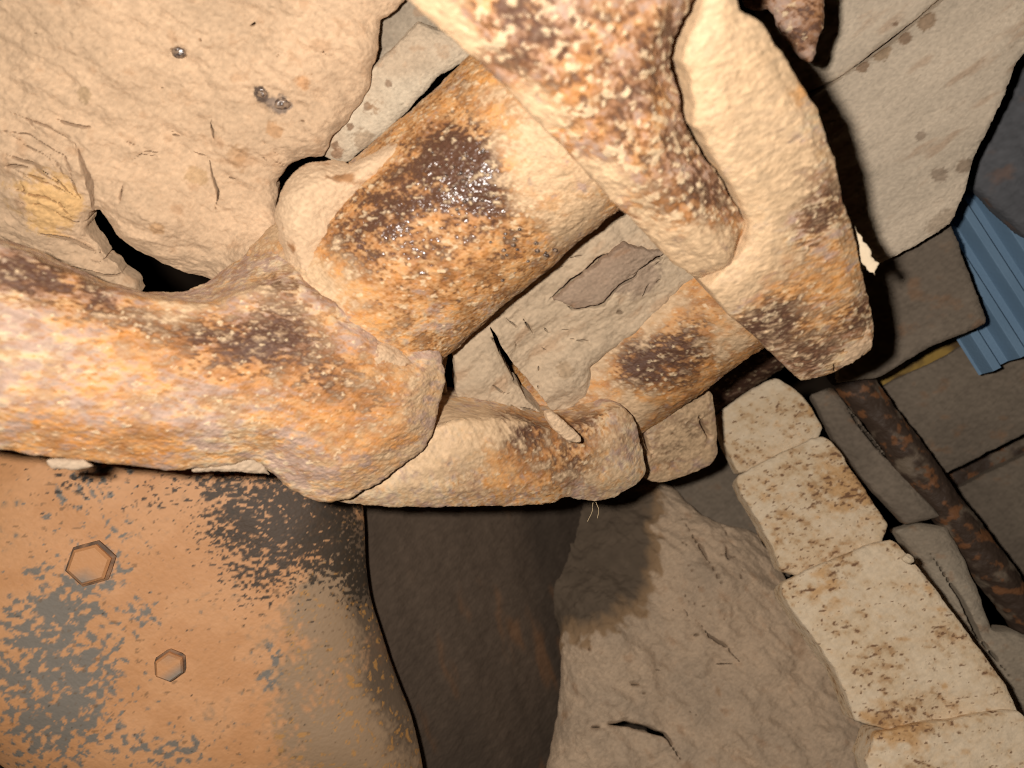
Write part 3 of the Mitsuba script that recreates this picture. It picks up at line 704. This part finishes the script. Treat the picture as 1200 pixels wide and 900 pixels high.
M3 = Slab([(400, 560), (480, 540), (700, 540), (785, 556), (803, 578), (832, 606), (862, 613), (886, 616), (910, 645), (935, 690), (975, 745), (1020, 810), (1060, 870), (1100, 980), (630, 980), (642, 880), (655, 820), (657, 745), (648, 715), (600, 690), (560, 640), (520, 590)],
          (760, 740, .50), (-.1, -.9, .42), .03, R=.03, H=.012, edge=.006, rag=.002, soft=1, g=.001, blur=.004,
          wave=[(700, 740, 60, .008), (850, 700, 60, .006), (840, 620, 40, .006), (640, 650, 60, -.010), (580, 620, 70, -.016)],
          cracks=[([(812, 722), (832, 746), (852, 758), (880, 790)], 4, .5), ([(690, 852), (735, 848), (780, 862), (803, 900)], 6, .5), ([(790, 590), (830, 660), (850, 700)], 3.5, .5)] + hairlines(14, (790, 600, 900, 780), (.6, .8), 45, 2.2, 8) + hairlines(8, (680, 700, 820, 840), (.9, .4), 30, 2.0, 9))
obj('packed_mud_003', M3.mesh(.0018, None, .016, [(22, .006, 3, None, 1), (50, .0065, 4, (.5, .2, -.8), 2.5), (120, .0036, 4, (.6, .2, -.6), 2.5), (300, .0007, 3, None, 1)]), 'mud_below', 'big heap of grey brown mud at bottom centre with a dark brown area', 'mud')
M4 = Slab([(645, 905), (650, 882), (680, 860), (720, 850), (765, 858), (792, 880), (805, 910), (800, 980), (640, 980)], (720, 890, .475), (-.1, -.9, .42), .03, R=.02, H=.01, edge=.004, rag=.0015, soft=1)
obj('mud_clod', M4.mesh(.0011, None, .012, [(50, .003, 3, None, 1), (200, .0008, 3, None, 1)]), 'mud_below', 'round crumbly clod of mud at the bottom edge against the mud heap', 'mud')

# orange wheel cover with its bolts
O = Slab([(-120, 470), (200, 470), (420, 520), (431, 600), (433, 660), (441, 720), (465, 790), (490, 860), (520, 980), (-120, 980)], (150, 700, .36), (.28, -.95, .08), .06, R=.05, H=.022, edge=.004, soft=2, blur=.006, g=.001)
ov, of = O.mesh(.0016, None, .014, [(30, .0012, 2, None, 1)])
obj('wheel_cover', (ov, of), 'orange_paint', 'orange painted steel cover with peeling grey patches and two bolts', 'cover')


for i, (px, py, rp, tw) in enumerate([(107, 660, 24, .25), (200, 779, 17, .6)]):
    base = surf(O, px, py)
    r0 = rp / 873 * base[1]

    def hexagon(rr, z):
        t = np.arange(6) * np.pi / 3 + tw
        return base + np.outer(np.cos(t) * rr, O.u) + np.outer(np.sin(t) * rr, O.v) + z * O.n
    rings = [hexagon(r0 * .96, -.004), hexagon(r0 * .98, .0044), hexagon(r0 * .84, .0058)]
    v = np.vstack(rings + [base[None] + .0058 * O.n])
    f = []
    for k in range(2):
        for j in range(6):
            a, b2 = k * 6 + j, k * 6 + (j + 1) % 6
            f += [[a, b2, b2 + 6], [a, b2 + 6, a + 6]]
    f += [[12 + j, 12 + (j + 1) % 6, 18] for j in range(6)]
    key = 'wheel_cover__bolt' + ('' if i == 0 else '_001')
    obj(key, (v, np.array(f)), 'bolt_paint', ['larger hexagonal bolt head, upper left on the orange cover', 'smaller hexagonal bolt head, lower right on the orange cover'][i], smooth=False)
    t = np.arange(24) * np.pi / 12
    hx = np.cos(np.pi / 6) / np.cos((t - tw) % (np.pi / 3) - np.pi / 6)
    circ = lambda rr, z: base + np.outer(np.cos(t) * rr * hx, O.u) + np.outer(np.sin(t) * rr * hx, O.v) + z * O.n
    v = np.vstack([circ(r0 * 1.17, -.004), circ(r0 * 1.14, .0012), circ(r0 * .9, .0016)])
    f = []
    for k in range(2):
        for j in range(24):
            a, b2 = k * 24 + j, k * 24 + (j + 1) % 24
            f += [[a, b2, b2 + 24], [a, b2 + 24, a + 24]]
    obj(key + '__washer', (v, np.array(f)), 'bolt_grime', smooth=False)

# track shoes on the right
def shoe(key, poly, anchor, n, m, label, cracks=(), T_=.016, h=.0016, spec=((30, .002, 3, A_DIR, 3), (150, .0008, 3, A_DIR, 2))):
    s = Slab(poly, anchor, n, T_, R=.003, H=.001, edge=.001, rag=.0005, soft=0, g=.001, cracks=cracks)
    obj(key, s.mesh(h, None, .01, list(spec)), m, label, 'track shoe', 'track shoes of the chain')
    return s


shoe('track_shoe', [(900, -80), (1200, -80), (1097, 2), (1040, 50), (978, 94), (940, 110), (880, 60)], (1010, 40, .375), (-.25, -.85, -.42), 'mud_shoe', 'topmost track shoe, grey with mud, above the thin gap')
S2 = shoe('track_shoe_001', [(978, 98), (1040, 55), (1099, 6), (1200, -80), (1300, -80), (1260, 0), (1190, 75), (1180, 110), (1142, 190), (1134, 225), (1118, 262), (1075, 290), (1028, 312), (980, 330), (940, 200), (930, 130)], (1080, 170, .385), (-.25, -.87, -.38), 'mud_shoe', 'wide muddy track shoe beside the rounded end of the near right link')
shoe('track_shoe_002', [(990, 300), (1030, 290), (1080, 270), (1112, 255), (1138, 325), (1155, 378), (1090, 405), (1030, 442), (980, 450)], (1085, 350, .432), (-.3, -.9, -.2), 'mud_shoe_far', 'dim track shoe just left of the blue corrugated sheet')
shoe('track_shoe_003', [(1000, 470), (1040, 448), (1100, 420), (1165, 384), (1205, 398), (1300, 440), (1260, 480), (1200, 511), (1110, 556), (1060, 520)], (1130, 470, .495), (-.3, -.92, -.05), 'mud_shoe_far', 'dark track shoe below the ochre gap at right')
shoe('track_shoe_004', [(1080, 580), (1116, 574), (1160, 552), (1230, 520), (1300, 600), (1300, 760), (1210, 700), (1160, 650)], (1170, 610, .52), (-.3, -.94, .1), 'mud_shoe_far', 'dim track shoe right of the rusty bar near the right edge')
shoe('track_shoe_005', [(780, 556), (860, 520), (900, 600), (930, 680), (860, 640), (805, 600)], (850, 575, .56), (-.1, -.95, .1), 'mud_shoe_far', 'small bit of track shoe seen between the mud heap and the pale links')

# rusty bar and the strips beside it
v, f = tube_mesh(P(985, 425, .475), P(1240, 775, .465), lambda t: .0112, 120, 300, [(40, .002, 3, None, 1), (200, .0008, 3, None, 1)])
obj('rusty_bar', (v, f), 'rail_rust', 'dark brown rusty bar running down the right beside the shoes', 'bar')
R1 = Slab([(950, 462), (975, 452), (1010, 495), (1062, 560), (1105, 606), (1062, 616), (1012, 562), (975, 512)], (1020, 535, .475), (-.3, -.92, .1), .02, R=.006, H=.003, edge=.002, rag=.0007, soft=0, cracks=[([(985, 470), (1025, 520), (1058, 556)], 3, .3)])
obj('flat_strip', R1.mesh(.0013, None, .008, ROUGH), 'mud_shoe_far', 'flat muddy strip between the pale links and the rusty bar', 'strip')
R3 = Slab([(1050, 622), (1080, 612), (1112, 618), (1132, 652), (1165, 738), (1195, 742), (1260, 770), (1280, 940), (1190, 825), (1130, 738), (1085, 668)], (1120, 700, .45), (-.3, -.92, .15), .03, R=.01, H=.005, edge=.003, rag=.0014, soft=0, cracks=[([(1085, 640), (1125, 700), (1150, 750), (1190, 800)], 5, .4)])
obj('packed_mud_004', R3.mesh(.0016, None, .01, [(60, .002, 3, None, 1), (240, .0008, 3, None, 1)]), 'mud_wedge', 'broken grey mud in the slot right of the largest pale link', 'mud')
OC = Slab([(1000, 445), (1090, 395), (1160, 360), (1180, 390), (1100, 432), (1020, 480)], (1090, 415, .505), (-.3, -.92, -.1), .02, R=.006, H=.003, edge=.002, rag=.001, soft=0)
obj('packed_mud_005', OC.mesh(.0015, None, .008, ROUGH), 'ochre_dirt', 'ochre dirt in the gap under the dim track shoe', 'mud')
XB = Slab([(1090, 545), (1112, 550), (1165, 528), (1230, 495), (1240, 535), (1165, 562), (1118, 584), (1095, 570)], (1150, 545, .54), (-.3, -.93, .0), .02, R=.006, H=.003, edge=.002, rag=.0008, soft=0)  # added strip: gives the gap its darkness by a dark brown colour
obj('dark_gap_strip', XB.mesh(.0018, None, .008, ROUGH), 'rail_rust', 'added dark strip filling the gap between the two dim shoes at the right edge', 'bar')
LF = Slab([(1000, 262), (1012, 280), (1018, 288), (1022, 300), (1031, 308), (1026, 322), (1019, 319), (1005, 300)], (1015, 295, .288), (-.35, -.9, -.1), .002, R=.003, H=.001, edge=.0006, rag=.0012, ragf=500, soft=0, g=.0003)
obj('paint_flake', LF.mesh(.0005, None, .004), 'pale_mud', 'thin pale ragged flake sticking out beside the lapping link', 'flake')

# corrugated sheet with daylight painted in as blue, and dull steel plate beyond
def corrugated():
    p0, n = P(1165, 320, .46), unit((-.25, -.95, .0))
    al = unit(P(1200, 372, .46) - P(1130, 250, .46))
    al = unit(al - n * (al @ n))
    ac = np.cross(n, al)
    s, t = np.meshgrid(np.linspace(-.10, .052, 40), np.linspace(-.036, .05, 330), indexing='ij')
    w = np.sin(t * 2 * np.pi / .0165)
    z = .0055 * np.clip(w * 1.6, -1, 1)
    V = []
    for off in (0, -.0015):
        V.append((p0 + s[..., None] * al + t[..., None] * ac + (z + off)[..., None] * n).reshape(-1, 3))
    i, j = np.meshgrid(np.arange(39), np.arange(329), indexing='ij')
    k = (i * 330 + j).ravel()
    q = np.stack([k, k + 330, k + 331, k + 1], 1)
    m = len(V[0])
    q = np.vstack([q, q[:, ::-1] + m])
    return np.vstack(V), np.vstack([q[:, [0, 1, 2]], q[:, [0, 2, 3]]])


obj('corrugated_sheet', corrugated(), 'daylit_sheet', 'corrugated metal sheet at the right edge, bluish daylight painted into its colour', 'sheet', smooth=True)
DP = Slab([(1060, 120), (1185, 50), (1300, 0), (1300, 330), (1240, 300), (1200, 275), (1160, 235), (1126, 208), (1080, 200)], (1180, 170, .425), (-.3, -.9, -.2), .02, R=.01, H=.004, edge=.003, soft=0, g=.0015)
obj('steel_plate', DP.mesh(.002, None, .01, [(40, .002, 3, None, 1)]), 'dull_steel', 'dull grey steel plate above the blue sheet at the right edge', 'plate')

GD = Slab([(300, 480), (760, 500), (760, 980), (300, 980)], (560, 760, .48), (.62, -.78, .10), .03, R=.02, H=.004, edge=.004, soft=0, g=.0015)  # added dark sheet, the shade of the hollow is in its colour
obj('hollow_shade_panel', GD.mesh(.003, None, .012, [(14, .005, 3, (.25, .1, -.9), 4), (50, .0016, 3, (.25, .1, -.9), 3), (120, .0008, 3, None, 1)]), 'mud_shaded', 'added dark panel carrying the shade of the hollow right of the orange cover', 'panel')

# small things
rng = np.random.default_rng(7)


def pebble(key, c, r, m, label):
    s = trimesh.creation.icosphere(3, 1.0)
    v = np.array(s.vertices)
    v = v * (1 + .5 * (meshkit.fbm(v * 1.3 + c[None] * 400, 3) - .5))[:, None] * np.array([r, r * .8, r * .85])
    obj(key, (v + c, np.array(s.faces)), m, label, 'pebble')


pebble('pebble', surf(M1, 330, 120) - M1.n * .0024, .0042, 'dark_pebble', 'largest dark glossy pebble stuck in the upper left mud')
pebble('pebble_001', surf(M1, 307, 107) - M1.n * .0012, .0024, 'dark_pebble', 'small black pebble left of the largest pebble in the upper left mud')
pebble('pebble_002', surf(M1, 211, 60) - M1.n * .0015, .0028, 'dark_pebble', 'brown pebble alone in the mud near the top left')
pebble('pebble_003', P(1064, 655, .395), .003, 'pale_mud', 'tiny white pebble on the right edge of the largest pale link')
# blisters of rust on the near bushing
parts_v, parts_f, k0 = [], [], 0
s = trimesh.creation.icosphere(2, 1.0)
c0 = P(539, 246, .322)
for px, py, sp, nn in [(550, 205, 45, 30), (450, 265, 40, 14), (606, 300, 45, 12), (630, 300, 30, 6)]:
    for _ in range(nn):
        x, y = px + rng.normal() * sp * .5, py + rng.normal() * sp * .45
        ray = P(x, y, 1.0)
        # where the ray meets the bushing
        o, dd = -c0, ray
        o2, d2 = o - axis * (o @ axis), dd - axis * (dd @ axis)
        A, Bq, Cq = d2 @ d2, o2 @ d2, o2 @ o2 - .0434 ** 2
        disc = Bq * Bq - A * Cq
        if disc <= 0:
            continue
        q = ray * ((-Bq - math.sqrt(disc)) / A)
        rr = rng.uniform(.0005, .0011)
        parts_v.append(np.array(s.vertices) * rr * np.array([1, 1, .8]) + q + ray * .0003)
        parts_f.append(np.array(s.faces) + k0)
        k0 += len(s.vertices)
obj('track_bushing__rust_blisters', (np.vstack(parts_v), np.vstack(parts_f)), 'dark_pebble', 'small glossy dark blisters of rust', kind='stuff')


def fibre(key, pts, r, label):
    pts = np.array(pts)
    t = np.linspace(0, len(pts) - 1.001, 24)
    i = t.astype(int)
    c_ = pts[i] + (pts[np.minimum(i + 1, len(pts) - 1)] - pts[i]) * (t - i)[:, None]
    c_ = np.stack([gaussian_filter(c_[:, k], 2, mode='nearest') for k in range(3)], 1)
    vs, fs = [], []
    th = np.arange(6) * np.pi / 3
    for m in range(24):
        e = unit(c_[min(m + 1, 23)] - c_[max(m - 1, 0)])
        x = unit(np.cross(e, [0, 1, .1]))
        vs.append(c_[m] + r * (np.outer(np.cos(th), x) + np.outer(np.sin(th), np.cross(e, x))))
    for m in range(23):
        for j in range(6):
            a, b2 = m * 6 + j, m * 6 + (j + 1) % 6
            fs += [[a, b2, b2 + 6], [a, b2 + 6, a + 6]]
    obj(key, (np.vstack(vs), np.array(fs)), 'straw', label, 'fibre')


fibre('root_fibre', [P(695, 588, .375), P(694, 600, .375), P(688, 612, .375)], .00012, 'hair thin root fibre hanging below the second left link, left of its pair')
fibre('root_fibre_001', [P(698, 588, .375), P(702, 597, .375), P(700, 608, .375)], .00012, 'hair thin root fibre hanging below the second left link, right of its pair')

for entry in QUEUE:
    dress(*entry)
